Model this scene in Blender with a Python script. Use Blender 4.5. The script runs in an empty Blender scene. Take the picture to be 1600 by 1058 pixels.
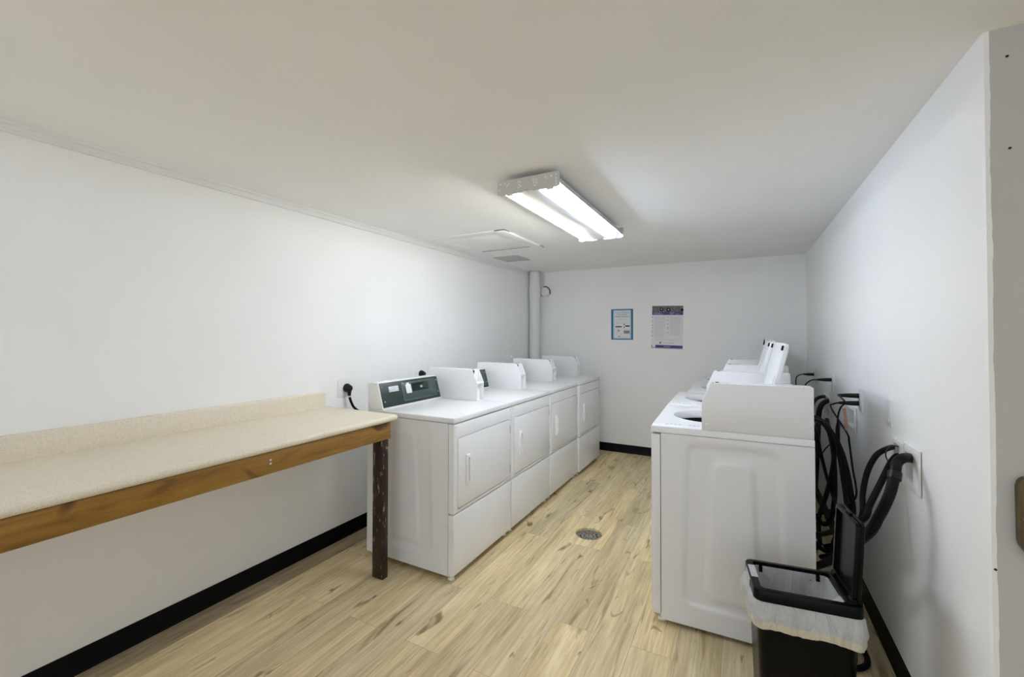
import bpy, bmesh, math, random
from mathutils import Vector, Matrix, noise
from math import sin, cos, pi, radians
random.seed(7)
S = bpy.context.scene
COL = S.collection

# ------------------------------------------------------------------ camera
F_PX, YAW, PITCH, ROLL, SY, EYE = 674.43, radians(28.065), radians(.929), radians(.0975), -18.98, 1.40
cy, sy = cos(YAW), sin(YAW)
_F = Vector((-sy, cy, 0)); _R = Vector((cy, sy, 0)); _U = Vector((0, 0, 1))
F2 = _F*cos(PITCH) + _U*sin(PITCH); U2 = -_F*sin(PITCH) + _U*cos(PITCH)
R2 = _R*cos(ROLL) + U2*sin(ROLL); U3 = -_R*sin(ROLL) + U2*cos(ROLL)
cam_d = bpy.data.cameras.new('camera'); cam = bpy.data.objects.new('camera', cam_d); COL.objects.link(cam)
cam_d.sensor_width = 36; cam_d.lens = F_PX/1600*36; cam_d.shift_y = SY/1600; cam_d.clip_start = .02
m3 = Matrix((R2, U3, -F2)).transposed(); cam.matrix_world = Matrix.Translation((0, 0, EYE)) @ m3.to_4x4()
S.camera = cam

def P(u, v, x):
    """point of the vertical plane X = x seen at photo position (u, v)"""
    d = F2*F_PX + R2*(u-800) + U3*(529+SY-v)
    t = x/d.x
    return Vector((0, 0, EYE)) + d*t

# ------------------------------------------------------------------ node helpers
def newmat(name):
    m = bpy.data.materials.new(name); m.use_nodes = True
    nt = m.node_tree; b = nt.nodes['Principled BSDF']
    return m, nt, b
def N(nt, t, **kw):
    n = nt.nodes.new(t)
    for k, v in kw.items():
        if k.startswith('i_'):
            key = k[2:]
            key = int(key) if key.isdigit() else key.replace('_', ' ')
            n.inputs[key].default_value = v
        else: setattr(n, k, v)
    return n
def ramp(nt, stops, fac):
    r = nt.nodes.new('ShaderNodeValToRGB'); e = r.color_ramp.elements
    while len(e) < len(stops): e.new(.5)
    for k, (p, c) in enumerate(stops):
        e[k].position = p; e[k].color = (*c, 1) if len(c) == 3 else c
    nt.links.new(fac, r.inputs[0]); return r.outputs[0]
def coords(nt, scale=(1, 1, 1), rot=(0, 0, 0)):
    tc = nt.nodes.new('ShaderNodeTexCoord'); mp = nt.nodes.new('ShaderNodeMapping')
    mp.inputs['Scale'].default_value = scale; mp.inputs['Rotation'].default_value = rot
    nt.links.new(tc.outputs['Object'], mp.inputs[0]); return mp.outputs[0]
def mix(nt, a, b, fac, blend='MIX'):
    n = nt.nodes.new('ShaderNodeMix'); n.data_type = 'RGBA'; n.blend_type = blend
    for sock, val in ((n.inputs[0], fac), (n.inputs[6], a), (n.inputs[7], b)):
        if hasattr(val, 'is_linked'): nt.links.new(val, sock)
        else: sock.default_value = val if not isinstance(val, tuple) or len(val) == 4 else (*val, 1)
    return n.outputs[2]
def math_n(nt, op, a, b=0.0):
    n = nt.nodes.new('ShaderNodeMath'); n.operation = op
    for s, v in ((n.inputs[0], a), (n.inputs[1], b)):
        if hasattr(v, 'is_linked'): nt.links.new(v, s)
        else: s.default_value = v
    return n.outputs[0]

def simple(name, col, rough=.5, metal=0, var=.04, scale=12, bump=0, bscale=200, coat=0, emit=None, spec=.5):
    m, nt, b = newmat(name)
    v = coords(nt)
    n = N(nt, 'ShaderNodeTexNoise', i_Scale=scale, i_Detail=3.0); nt.links.new(v, n.inputs['Vector'])
    lo = tuple(c*(1-var) for c in col); hi = tuple(min(1, c*(1+var)) for c in col)
    nt.links.new(ramp(nt, [(.3, lo), (.7, hi)], n.outputs['Fac']), b.inputs['Base Color'])
    b.inputs['Roughness'].default_value = rough; b.inputs['Metallic'].default_value = metal
    b.inputs['Coat Weight'].default_value = coat; b.inputs['Specular IOR Level'].default_value = spec
    if bump:
        n2 = N(nt, 'ShaderNodeTexNoise', i_Scale=bscale, i_Detail=2.0); nt.links.new(v, n2.inputs['Vector'])
        bp = N(nt, 'ShaderNodeBump', i_Strength=bump, i_Distance=.002)
        nt.links.new(n2.outputs['Fac'], bp.inputs['Height']); nt.links.new(bp.outputs[0], b.inputs['Normal'])
    if emit:
        b.inputs['Emission Color'].default_value = (*emit[0], 1); b.inputs['Emission Strength'].default_value = emit[1]
    return m

M = {}
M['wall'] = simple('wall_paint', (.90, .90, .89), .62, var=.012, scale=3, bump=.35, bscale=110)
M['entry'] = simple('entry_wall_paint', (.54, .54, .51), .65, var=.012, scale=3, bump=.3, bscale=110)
M['ceiling'] = simple('ceiling_paint', (.89, .885, .865), .75, var=.015, scale=2, bump=.5, bscale=75)
M['trimwhite'] = simple('trim_white', (.80, .80, .78), .5, var=.01)
M['enamel'] = simple('white_enamel', (.80, .805, .81), .28, var=.008, scale=5, coat=.15)
M['plastic'] = simple('white_plastic', (.82, .82, .81), .4, var=.01)
M['offwhite'] = simple('offwhite_plate', (.78, .78, .76), .4, var=.01)
M['green'] = simple('dark_green_panel', (.016, .030, .027), .4, var=.08, scale=30)
M['green2'] = simple('display_panel_green', (.042, .066, .064), .32, var=.06, scale=30)
M['green3'] = simple('panel_edge', (.10, .16, .14), .35, var=.05)
M['window'] = simple('display_glass', (.006, .016, .012), .12)
M['digit'] = simple('lit_digits', (.2, .4, .32), .4, emit=((.45, .85, .65), .35))
M['labelgrey'] = simple('label_metal', (.62, .62, .66), .35, var=.04)
M['paper'] = simple('paper', (.78, .78, .78), .6, var=.01)
M['ink'] = simple('grey_ink', (.32, .32, .36), .6)
M['inkblue'] = simple('blue_ink', (.42, .48, .64), .6)
M['rubber'] = simple('black_rubber', (.0055, .0055, .006), .45, var=.2, scale=40, spec=.13)
M['base'] = simple('black_vinyl_base', (.0028, .0028, .003), .42, var=.25, scale=9, spec=.12)
M['plug'] = simple('black_plug', (.006, .009, .008), .35, var=.2, spec=.3)
M['binblack'] = simple('bin_black_plastic', (.0028, .0028, .003), .26, var=.15, scale=20, bump=.06, bscale=500, spec=.14)
M['metal'] = simple('galvanised_metal', (.62, .62, .60), .38, metal=.85, var=.08, scale=40)
M['chrome'] = simple('screw_metal', (.7, .7, .68), .3, metal=1)
M['steel'] = simple('tub_steel', (.05, .055, .06), .35, metal=.6)
M['greyplastic'] = simple('grey_plastic', (.42, .42, .42), .5)
M['dark'] = simple('dark_cavity', (.012, .012, .012), .8)
M['fixture'] = simple('fixture_white', (.60, .60, .61), .4, var=.01)
M['fixend'] = simple('fixture_end_white', (.60, .60, .57), .4, var=.03, scale=60)
M['copper'] = simple('copper_strap', (.55, .33, .24), .45, var=.15)
M['blue'] = simple('poster_blue', (.030, .15, .27), .5)
M['paleblue'] = simple('poster_pale_blue', (.50, .68, .78), .5)
M['purple'] = simple('poster_purple', (.055, .045, .22), .5)
M['lilac'] = simple('poster_lilac', (.26, .24, .48), .5)
M['photo'] = simple('poster_photo_grey', (.13, .13, .13), .5, var=.5, scale=60)
M['lightgrey'] = simple('light_grey_ink', (.60, .60, .64), .6)
M['pinkgrey'] = simple('brown_photo', (.28, .24, .22), .6, var=.3, scale=120)
M['pvc'] = simple('pipe_white_paint', (.79, .79, .78), .5, var=.02)
M['grate'] = simple('drain_metal', (.34, .32, .27), .45, metal=.7, var=.3, scale=60)
M['vent'] = simple('vent_grey', (.55, .55, .53), .5)

def tube_mat(name, col, s):
    m, nt, b = newmat(name)
    b.inputs['Base Color'].default_value = (.9, .9, .9, 1)
    b.inputs['Emission Color'].default_value = (*col, 1); b.inputs['Emission Strength'].default_value = s
    return m
TUBE = 26.0
M['tubewarm'] = tube_mat('warm_tube', (.93, .94, .90), TUBE*1.16)
M['tubecool'] = tube_mat('cool_tube', (.72, .88, 1.17), TUBE*.75)
M['tubefill'] = tube_mat('fill_tube', (.85, .93, 1.06), 6.0)  # tubes of the added fill light behind the camera

def wood_floor():
    m, nt, b = newmat('oak_plank_floor')
    v = coords(nt, rot=(0, 0, radians(90)))
    sh = nt.nodes.new('ShaderNodeVectorMath'); sh.operation = 'ADD'; sh.inputs[1].default_value = (.31, .0865, 0); nt.links.new(v, sh.inputs[0]); v0 = v; v = sh.outputs[0]
    br = N(nt, 'ShaderNodeTexBrick', offset=.37, offset_frequency=2)
    br.inputs['Scale'].default_value = 1; br.inputs['Brick Width'].default_value = 1.22; br.inputs['Row Height'].default_value = .182
    br.inputs['Mortar Size'].default_value = .0011; br.inputs['Mortar Smooth'].default_value = .1; br.inputs['Bias'].default_value = 0
    br.inputs['Color1'].default_value = (0, 0, 0, 1); br.inputs['Color2'].default_value = (1, 1, 1, 1); br.inputs['Mortar'].default_value = (.5, .5, .5, 1)
    nt.links.new(v, br.inputs['Vector'])
    # every plank reads its own stretch of grain
    off = nt.nodes.new('ShaderNodeVectorMath'); off.operation = 'MULTIPLY'; off.inputs[1].default_value = (9, 13, 17)
    nt.links.new(br.outputs['Color'], off.inputs[0])
    add = nt.nodes.new('ShaderNodeVectorMath'); add.operation = 'ADD'
    nt.links.new(v, add.inputs[0]); nt.links.new(off.outputs[0], add.inputs[1])
    def st(sc):
        mp = nt.nodes.new('ShaderNodeMapping'); mp.inputs['Scale'].default_value = sc; nt.links.new(add.outputs[0], mp.inputs[0]); return mp.outputs[0]
    g1 = N(nt, 'ShaderNodeTexNoise', i_Scale=1.0, i_Detail=5.0, i_Roughness=.6, i_Distortion=.5); nt.links.new(st((1.0, 10, 1)), g1.inputs['Vector'])
    g2 = N(nt, 'ShaderNodeTexNoise', i_Scale=1.0, i_Detail=5.0, i_Roughness=.65, i_Distortion=.3); nt.links.new(st((4, 75, 1)), g2.inputs['Vector'])
    g3 = N(nt, 'ShaderNodeTexNoise', i_Scale=1.0, i_Detail=3.0, i_Roughness=.5, i_Distortion=1.2); nt.links.new(st((2.2, 16, 1)), g3.inputs['Vector'])
    kn = N(nt, 'ShaderNodeTexNoise', i_Scale=1.0, i_Detail=2.0, i_Roughness=.5, i_Distortion=.8); nt.links.new(st((5, 15, 1)), kn.inputs['Vector'])
    base = ramp(nt, [(.28, (.50, .395, .220)), (.5, (.71, .585, .35)), (.72, (.80, .69, .45))], g1.outputs['Fac'])
    fine = ramp(nt, [(.3, (.74, .71, .66)), (.62, (1.06, 1.06, 1.06))], g2.outputs['Fac'])
    c = mix(nt, base, fine, 1.0, 'MULTIPLY')
    tone = ramp(nt, [(0, (.86, .87, .90)), (1, (1.10, 1.07, 1.0))], br.outputs['Color'])
    c = mix(nt, c, tone, 1.0, 'MULTIPLY')
    streak = ramp(nt, [(.60, (1, 1, 1)), (.70, (.62, .58, .50)), (.80, (.40, .34, .27))], g3.outputs['Fac'])
    c = mix(nt, c, streak, .95, 'MULTIPLY')
    knot = ramp(nt, [(.66, (1, 1, 1)), (.74, (.30, .22, .15))], kn.outputs['Fac'])
    c = mix(nt, c, knot, .9, 'MULTIPLY')
    c = mix(nt, c, (.10, .075, .045), math_n(nt, 'MULTIPLY', br.outputs['Fac'], .45))
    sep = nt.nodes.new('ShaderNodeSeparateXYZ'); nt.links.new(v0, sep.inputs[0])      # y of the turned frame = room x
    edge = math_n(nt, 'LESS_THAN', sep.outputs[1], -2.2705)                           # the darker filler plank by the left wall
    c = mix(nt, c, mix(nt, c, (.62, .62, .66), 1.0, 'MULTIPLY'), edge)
    nt.links.new(c, b.inputs['Base Color']); b.inputs['Roughness'].default_value = .48
    bp = N(nt, 'ShaderNodeBump', i_Strength=.12, i_Distance=.002); nt.links.new(g2.outputs['Fac'], bp.inputs['Height']); nt.links.new(bp.outputs[0], b.inputs['Normal'])
    return m
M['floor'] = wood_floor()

def stained(name, stops, along, chip=None, rough=.4):
    m, nt, b = newmat(name)
    sc = {'y': (14, 1.6, 14), 'z': (30, 30, 2.2), 'x': (1.6, 14, 14)}[along]
    v = coords(nt, sc); v1 = coords(nt)
    n = N(nt, 'ShaderNodeTexNoise', i_Scale=1.6, i_Detail=6.0, i_Roughness=.62, i_Distortion=.9); nt.links.new(v, n.inputs['Vector'])
    c = ramp(nt, stops, n.outputs['Fac'])
    k = N(nt, 'ShaderNodeTexNoise', i_Scale=6.5, i_Detail=1.0, i_Distortion=.6); nt.links.new(v1, k.inputs['Vector'])
    c = mix(nt, c, ramp(nt, [(.66, (1, 1, 1)), (.74, (.22, .16, .12))], k.outputs['Fac']), 1.0, 'MULTIPLY')
    if chip:
        k2 = N(nt, 'ShaderNodeTexNoise', i_Scale=22, i_Detail=4.0, i_Roughness=.7); nt.links.new(coords(nt, (2.2, 2.2, .6)), k2.inputs['Vector'])
        c = mix(nt, c, chip, ramp(nt, [(.60, (0, 0, 0)), (.62, (1, 1, 1))], k2.outputs['Fac']))
    nt.links.new(c, b.inputs['Base Color']); b.inputs['Roughness'].default_value = rough
    return m
M['apron'] = stained('stained_pine', [(.26, (.060, .026, .005)), (.42, (.23, .112, .016)), (.62, (.33, .175, .028)), (.8, (.40, .235, .05))], 'y')
M['legwood'] = stained('dark_stained_pine', [(.3, (.005, .003, .002)), (.52, (.016, .006, .003)), (.70, (.065, .022, .008)), (.85, (.10, .045, .012))], 'z', chip=(.35, .24, .15))
M['railwood'] = stained('varnished_oak', [(.3, (.05, .028, .008)), (.55, (.115, .070, .020)), (.75, (.19, .12, .038))], 'z')

def laminate():
    m, nt, b = newmat('beige_speckled_laminate')
    v = coords(nt)
    n = N(nt, 'ShaderNodeTexNoise', i_Scale=260, i_Detail=2.0); nt.links.new(v, n.inputs['Vector'])
    n2 = N(nt, 'ShaderNodeTexNoise', i_Scale=90, i_Detail=2.0); nt.links.new(v, n2.inputs['Vector'])
    c = ramp(nt, [(.30, (.66, .58, .44)), (.46, (.77, .70, .565)), (.62, (.80, .735, .605)), (.78, (.85, .80, .69))], n.outputs['Fac'])
    c = mix(nt, c, ramp(nt, [(.3, (.96, .95, .93)), (.7, (1.03, 1.03, 1.03))], n2.outputs['Fac']), 1.0, 'MULTIPLY')
    nt.links.new(c, b.inputs['Base Color']); b.inputs['Roughness'].default_value = .42
    return m
M['laminate'] = laminate()

def liner(name, col, tr=.35):
    m, nt, b = newmat(name)
    b.inputs['Base Color'].default_value = (*col, 1); b.inputs['Roughness'].default_value = .33
    t = nt.nodes.new('ShaderNodeBsdfTranslucent'); t.inputs[0].default_value = (*col, 1)
    ms = nt.nodes.new('ShaderNodeMixShader'); ms.inputs[0].default_value = tr
    out = nt.nodes['Material Output']
    nt.links.new(b.outputs[0], ms.inputs[1]); nt.links.new(t.outputs[0], ms.inputs[2]); nt.links.new(ms.outputs[0], out.inputs[0])
    v = coords(nt, (1, 1, .35)); n = N(nt, 'ShaderNodeTexNoise', i_Scale=30, i_Detail=4.0, i_Distortion=1.6); nt.links.new(v, n.inputs['Vector'])
    bp = N(nt, 'ShaderNodeBump', i_Strength=1.0, i_Distance=.014); nt.links.new(n.outputs['Fac'], bp.inputs['Height']); nt.links.new(bp.outputs[0], b.inputs['Normal'])
    return m
M['liner'] = liner('white_bag_plastic', (.80, .81, .81))
M['hem'] = liner('bag_hem', (.76, .71, .56), .15)

# ------------------------------------------------------------------ mesh helpers
def finish(bm, name, mat, parent=None, loc=None, smooth=35):
    bmesh.ops.recalc_face_normals(bm, faces=bm.faces[:])
    me = bpy.data.meshes.new(name); bm.to_mesh(me); bm.free()
    if smooth:
        me.shade_smooth(); me.set_sharp_from_angle(angle=radians(smooth))
    mats = mat if isinstance(mat, (list, tuple)) else [mat]
    for mm in mats: me.materials.append(M[mm])
    o = bpy.data.objects.new(name, me); COL.objects.link(o)
    if parent: o.parent = parent
    if loc: o.location = loc
    return o
def bx(bm, a, b, bev=0, seg=2, mi=0):
    """box between corners a and b, its edges rounded by bev"""
    t = bmesh.new()
    bmesh.ops.create_cube(t, size=1)
    for v in t.verts: v.co = Vector([a[i] + (v.co[i]+.5)*(b[i]-a[i]) for i in range(3)])
    if bev: bmesh.ops.bevel(t, geom=t.edges[:], offset=bev, segments=seg, profile=.5, affect='EDGES')
    merge(bm, t, mi)
def merge(bm, t, mi=0, mtx=None):
    vm = {}
    for v in t.verts: vm[v] = bm.verts.new(mtx @ v.co if mtx else v.co)
    for f in t.faces:
        try:
            nf = bm.faces.new([vm[v] for v in f.verts]); nf.material_index = mi
        except ValueError: pass
    t.free()
def cyl(bm, p, q, r, r2=None, n=20, caps=True, mi=0):
    p, q = Vector(p), Vector(q); d = q-p; r2 = r if r2 is None else r2
    z = d.normalized(); x = z.orthogonal().normalized(); y = z.cross(x)
    A = [bm.verts.new(p + (x*cos(k*2*pi/n) + y*sin(k*2*pi/n))*r) for k in range(n)]
    Bv = [bm.verts.new(q + (x*cos(k*2*pi/n) + y*sin(k*2*pi/n))*r2) for k in range(n)]
    fs = [bm.faces.new((A[k], A[(k+1) % n], Bv[(k+1) % n], Bv[k])) for k in range(n)]
    if caps: fs += [bm.faces.new(A[::-1]), bm.faces.new(Bv)]
    for f in fs: f.material_index = mi
def catmull(pts, per=8):
    pts = [Vector(p) for p in pts]; out = []
    for i in range(len(pts)-1):
        p0 = pts[max(i-1, 0)]; p1 = pts[i]; p2 = pts[i+1]; p3 = pts[min(i+2, len(pts)-1)]
        for k in range(per):
            t = k/per
            out.append(.5*((2*p1) + (p2-p0)*t + (2*p0-5*p1+4*p2-p3)*t*t + (3*p1-p0-3*p2+p3)*t**3))
    out.append(pts[-1]); return out
def tube(bm, pts, r, n=10, per=8, smooth=True, ribs=0, mi=0):
    L = catmull(pts, per) if smooth else [Vector(p) for p in pts]
    rings = []; x = None
    for i, p in enumerate(L):
        d = (L[min(i+1, len(L)-1)] - L[max(i-1, 0)]).normalized()
        x = d.orthogonal().normalized() if x is None else (x - d*x.dot(d)).normalized()
        y = d.cross(x); rr = r*(1 + (ribs if i % 2 else 0))
        rings.append([bm.verts.new(p + (x*cos(k*2*pi/n) + y*sin(k*2*pi/n))*rr) for k in range(n)])
    for a, b in zip(rings, rings[1:]):
        for k in range(n):
            f = bm.faces.new((a[k], a[(k+1) % n], b[(k+1) % n], b[k])); f.material_index = mi
    bm.faces.new(rings[0][::-1]); bm.faces.new(rings[-1])
def rr(w, h, r, n=6, c=(0, 0)):
    """outline of a rounded rectangle, w by h about c"""
    out = []
    for sx, sy_, a0 in ((1, 1, 0), (-1, 1, 90), (-1, -1, 180), (1, -1, 270)):
        for k in range(n+1):
            a = radians(a0 + 90*k/n)
            out.append((c[0] + sx*(w/2-r) + r*cos(a), c[1] + sy_*(h/2-r) + r*sin(a)))
    return out
def circ(r, n, c=(0, 0), a0=0):
    return [(c[0] + r*cos(a0+2*pi*k/n), c[1] + r*sin(a0+2*pi*k/n)) for k in range(n)]
AX = {'x': lambda a, b, d: Vector((d, a, b)), 'y': lambda a, b, d: Vector((a, d, b)), 'z': lambda a, b, d: Vector((a, b, d))}
def plate(bm, outline, d0, d1, axis, bev=0, mi=0):
    """outline extruded along axis from d0 to d1 (d1 = the face seen), that face's edge eased"""
    f = AX[axis]; n = len(outline)
    cx = sum(p[0] for p in outline)/n; cyy = sum(p[1] for p in outline)/n
    w = max(p[0] for p in outline)-min(p[0] for p in outline); h = max(p[1] for p in outline)-min(p[1] for p in outline)
    def ring(d, ins):
        return [bm.verts.new(f(cx+(a-cx)*(1-2*ins/w), cyy+(b-cyy)*(1-2*ins/h), d)) for a, b in outline]
    s = 1 if d1 > d0 else -1
    rings = [ring(d0, 0)]
    if bev: rings += [ring(d1-s*bev, 0), ring(d1-s*bev*.3, bev*.3), ring(d1, bev)]
    else: rings += [ring(d1, 0)]
    fs = []
    for A, B in zip(rings, rings[1:]):
        fs += [bm.faces.new((A[k], A[(k+1) % n], B[(k+1) % n], B[k])) for k in range(n)]
    fs += [bm.faces.new(rings[0][::-1]), bm.faces.new(rings[-1])]
    for q in fs: q.material_index = mi
def ringplate(bm, outer, inner, d0, d1, axis, bev=0, mi=0, back=True):
    """flat ring between two outlines of equal count, d0 to d1"""
    f = AX[axis]; n = len(outer)
    oc = (sum(p[0] for p in outer)/n, sum(p[1] for p in outer)/n)
    w = max(p[0] for p in outer)-min(p[0] for p in outer); h = max(p[1] for p in outer)-min(p[1] for p in outer)
    s = 1 if d1 > d0 else -1
    def ro(d, ins): return [bm.verts.new(f(oc[0]+(a-oc[0])*(1-2*ins/w), oc[1]+(b-oc[1])*(1-2*ins/h), d)) for a, b in outer]
    seq = [ro(d0, 0)]
    if bev: seq += [ro(d1-s*bev, 0), ro(d1-s*bev*.3, bev*.3), ro(d1, bev)]
    else: seq += [ro(d1, 0)]
    seq += [[bm.verts.new(f(a, b, d1)) for a, b in inner], [bm.verts.new(f(a, b, d0)) for a, b in inner]]
    if back: seq.append(seq[0])
    for A, B in zip(seq, seq[1:]):
        for k in range(n):
            q = bm.faces.new((A[k], A[(k+1) % n], B[(k+1) % n], B[k])); q.material_index = mi
def prism(bm, prof, axis, d0, d1, bev=0, mi=0):
    t = bmesh.new(); f = AX[axis]
    a = [t.verts.new(f(p[0], p[1], d0)) for p in prof]; b = [t.verts.new(f(p[0], p[1], d1)) for p in prof]
    n = len(prof)
    t.faces.new(a[::-1]); t.faces.new(b)
    for k in range(n): t.faces.new((a[k], a[(k+1) % n], b[(k+1) % n], b[k]))
    bmesh.ops.recalc_face_normals(t, faces=t.faces[:])
    if bev: bmesh.ops.bevel(t, geom=t.edges[:], offset=bev, segments=2, profile=.5, affect='EDGES')
    merge(bm, t, mi)
def part(name, mat, parent, fn, smooth=35):
    bm = bmesh.new(); fn(bm); return finish(bm, name, mat, parent, smooth=smooth)
def pbox(name, mat, parent, a, b, bev=0, seg=2):
    return part(name, mat, parent, lambda bm: bx(bm, a, b, bev, seg))
def thing(name, label, cat, loc=(0, 0, 0), rz=0, group=None):
    o = bpy.data.objects.new(name, None); COL.objects.link(o); o.empty_display_size = .1
    o.location = loc; o.rotation_euler = (0, 0, rz)
    o['label'] = label; o['category'] = cat
    if group: o['group'] = group
    return o
def tag(o, label, cat, group=None):
    o['label'] = label; o['category'] = cat
    if group: o['group'] = group
    return o
def struct(o): o['kind'] = 'structure'; return o
def dup(root, loc, rz=None, label=None):
    r = root.copy(); COL.objects.link(r); r.location = loc
    if rz is not None: r.rotation_euler = (0, 0, rz)
    if label: r['label'] = label
    for ch in list(root.children):
        c = ch.copy(); COL.objects.link(c); c.parent = r
        for g in list(ch.children):
            d = g.copy(); COL.objects.link(d); d.parent = c
    return r
def text_mesh(s, size, width=None):
    cu = bpy.data.curves.new('lettering', 'FONT'); cu.body = s; cu.size = size; cu.align_x = 'CENTER'; cu.align_y = 'CENTER'
    cu.resolution_u = 3
    o = bpy.data.objects.new('lettering', cu); COL.objects.link(o)
    bpy.context.view_layer.update()
    me = bpy.data.meshes.new_from_object(o.evaluated_get(bpy.context.evaluated_depsgraph_get()))
    bpy.data.objects.remove(o); bpy.data.curves.remove(cu)
    if width:
        xs = [v.co.x for v in me.vertices]; w = max(xs)-min(xs)
        for v in me.vertices: v.co.x *= width/w
    return me
def add_text(bm, s, size, width, org, ex, ey, mi=0):
    """flat lettering: org = centre, ex / ey = reading direction and up"""
    me = text_mesh(s, size, width); t = bmesh.new(); t.from_mesh(me); bpy.data.meshes.remove(me)
    org, ex, ey = Vector(org), Vector(ex), Vector(ey)
    for v in t.verts: v.co = org + ex*v.co.x + ey*v.co.y
    merge(bm, t, mi)

# ------------------------------------------------------------------ the room
XL, XR, YB, ZC, YE = -2.42, .56, 5.12, 2.19, 1.566
YR, XF = -2.6, 2.3
boxes = [(2.252, 2.320, .836, .955), (2.092, 2.180, .848, .952), (3.04, 3.26, .865, .968), (3.82, 4.04, .81, .925)]   # recesses in the right wall: y0, y1, z0, z1

def floor_fn(bm):
    cx_, cy_, r, a = -.955, 2.937, .092, .16
    n = 32
    for x0, x1, y0, y1 in ((XL-.1, cx_-a, YR-.1, YB+.1), (cx_+a, XF+.1, YR-.1, YB+.1), (cx_-a, cx_+a, YR-.1, cy_-a), (cx_-a, cx_+a, cy_+a, YB+.1)):
        bm.faces.new([bm.verts.new(p) for p in ((x0, y0, 0), (x1, y0, 0), (x1, y1, 0), (x0, y1, 0))])
    hole, sq = [], []
    for k in range(n):
        t = 2*pi*k/n; c, s = cos(t), sin(t); q = a/max(abs(c), abs(s))
        hole.append((cx_+r*c, cy_+r*s)); sq.append((cx_+q*c, cy_+q*s))
    A = [bm.verts.new((x, y, 0)) for x, y in sq]; B = [bm.verts.new((x, y, 0)) for x, y in hole]; D = [bm.verts.new((x, y, -.03)) for x, y in hole]
    for k in range(n):
        j = (k+1) % n
        bm.faces.new((A[k], A[j], B[j], B[k])); bm.faces.new((B[k], B[j], D[j], D[k]))
struct(part('floor', 'floor', None, floor_fn, smooth=0))
struct(pbox('ceiling', 'ceiling', None, (XL-.1, YR-.1, ZC), (XF+.1, YB+.1, ZC+.1)))
struct(pbox('wall_left', 'wall', None, (XL-.1, YR-.1, 0), (XL, YB+.1, ZC)))
struct(pbox('wall_back', 'wall', None, (XL, YB, 0), (XR+.14, YB+.1, ZC)))
def wall_right_fn(bm):
    ys = sorted({YE+.14, YB, *[b[0] for b in boxes], *[b[1] for b in boxes]}); zs = sorted({0, ZC, *[b[2] for b in boxes], *[b[3] for b in boxes]})
    for y0, y1 in zip(ys, ys[1:]):
        for z0, z1 in zip(zs, zs[1:]):
            ym, zm = (y0+y1)/2, (z0+z1)/2
            if any(b[0] < ym < b[1] and b[2] < zm < b[3] for b in boxes): continue
            bm.faces.new([bm.verts.new(p) for p in ((XR, y0, z0), (XR, y1, z0), (XR, y1, z1), (XR, y0, z1))])
    bx(bm, (XR+.11, YE+.14, 0), (XR+.14, YB, ZC))
struct(part('wall_right', 'wall', None, wall_right_fn, smooth=0))
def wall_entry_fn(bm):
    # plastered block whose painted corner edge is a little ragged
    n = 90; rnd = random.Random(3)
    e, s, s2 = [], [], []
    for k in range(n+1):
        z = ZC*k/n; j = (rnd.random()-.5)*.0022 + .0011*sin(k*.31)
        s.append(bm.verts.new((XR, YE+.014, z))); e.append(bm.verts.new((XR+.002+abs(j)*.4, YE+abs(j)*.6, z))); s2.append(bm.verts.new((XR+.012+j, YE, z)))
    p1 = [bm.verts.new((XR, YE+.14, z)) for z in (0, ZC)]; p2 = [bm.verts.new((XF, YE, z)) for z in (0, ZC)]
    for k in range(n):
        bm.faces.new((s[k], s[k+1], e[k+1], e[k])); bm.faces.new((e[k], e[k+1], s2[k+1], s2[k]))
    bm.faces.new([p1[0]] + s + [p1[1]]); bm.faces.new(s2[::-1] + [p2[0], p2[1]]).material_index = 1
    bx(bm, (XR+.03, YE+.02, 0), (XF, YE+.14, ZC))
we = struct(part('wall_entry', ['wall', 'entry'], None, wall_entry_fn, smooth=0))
def nails(bm):
    for x, z, r in ((.604, 2.113, .003), (.606, 1.875, .003), (.5675, .797, .003)): cyl(bm, (x, YE+.004, z), (x+.001, YE-.002, z+.001), r, n=8)
part('nail_holes', 'dark', we, nails)
struct(pbox('wall_side', 'wall', None, (XF, YR-.1, 0), (XF+.1, YE+.14, ZC)))

def cove(bm, p, q, nrm):
    """vinyl base run with a small toe, profile swept from p to q"""
    p, q, nrm = Vector(p), Vector(q), Vector(nrm)
    prof = [(0, 0), (.013, 0), (.011, .006), (.006, .014), (.005, .090), (.003, .096), (0, .096)]
    A = [bm.verts.new(p + nrm*a + Vector((0, 0, b))) for a, b in prof]; B = [bm.verts.new(q + nrm*a + Vector((0, 0, b))) for a, b in prof]
    for k in range(len(prof)-1): bm.faces.new((A[k], A[k+1], B[k+1], B[k]))
    bm.faces.new(A); bm.faces.new(B[::-1])
struct(part('baseboard_left', 'base', None, lambda bm: cove(bm, (XL, YR, 0), (XL, YB, 0), (1, 0, 0))))
struct(part('baseboard_back', 'base', None, lambda bm: cove(bm, (XL+.014, YB, 0), (XR-.014, YB, 0), (0, -1, 0))))
struct(part('baseboard_right', 'base', None, lambda bm: cove(bm, (XR, YE, 0), (XR, YB, 0), (-1, 0, 0))))
struct(part('baseboard_entry', 'base', None, lambda bm: cove(bm, (XR-.013, YE, 0), (XF, YE, 0), (0, -1, 0))))
def crown(bm):
    prof = [(0, ZC), (.020, ZC), (.020, ZC-.012), (.013, ZC-.016), (.013, ZC-.030), (.018, ZC-.034), (.018, ZC-.044), (0, ZC-.044)]
    A = [bm.verts.new((XL+a, YR, b)) for a, b in prof]; B = [bm.verts.new((XL+a, YB, b)) for a, b in prof]
    for k in range(len(prof)-1): bm.faces.new((A[k], A[k+1], B[k+1], B[k]))
struct(part('trim_1', 'trimwhite', None, crown, smooth=0))

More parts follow.
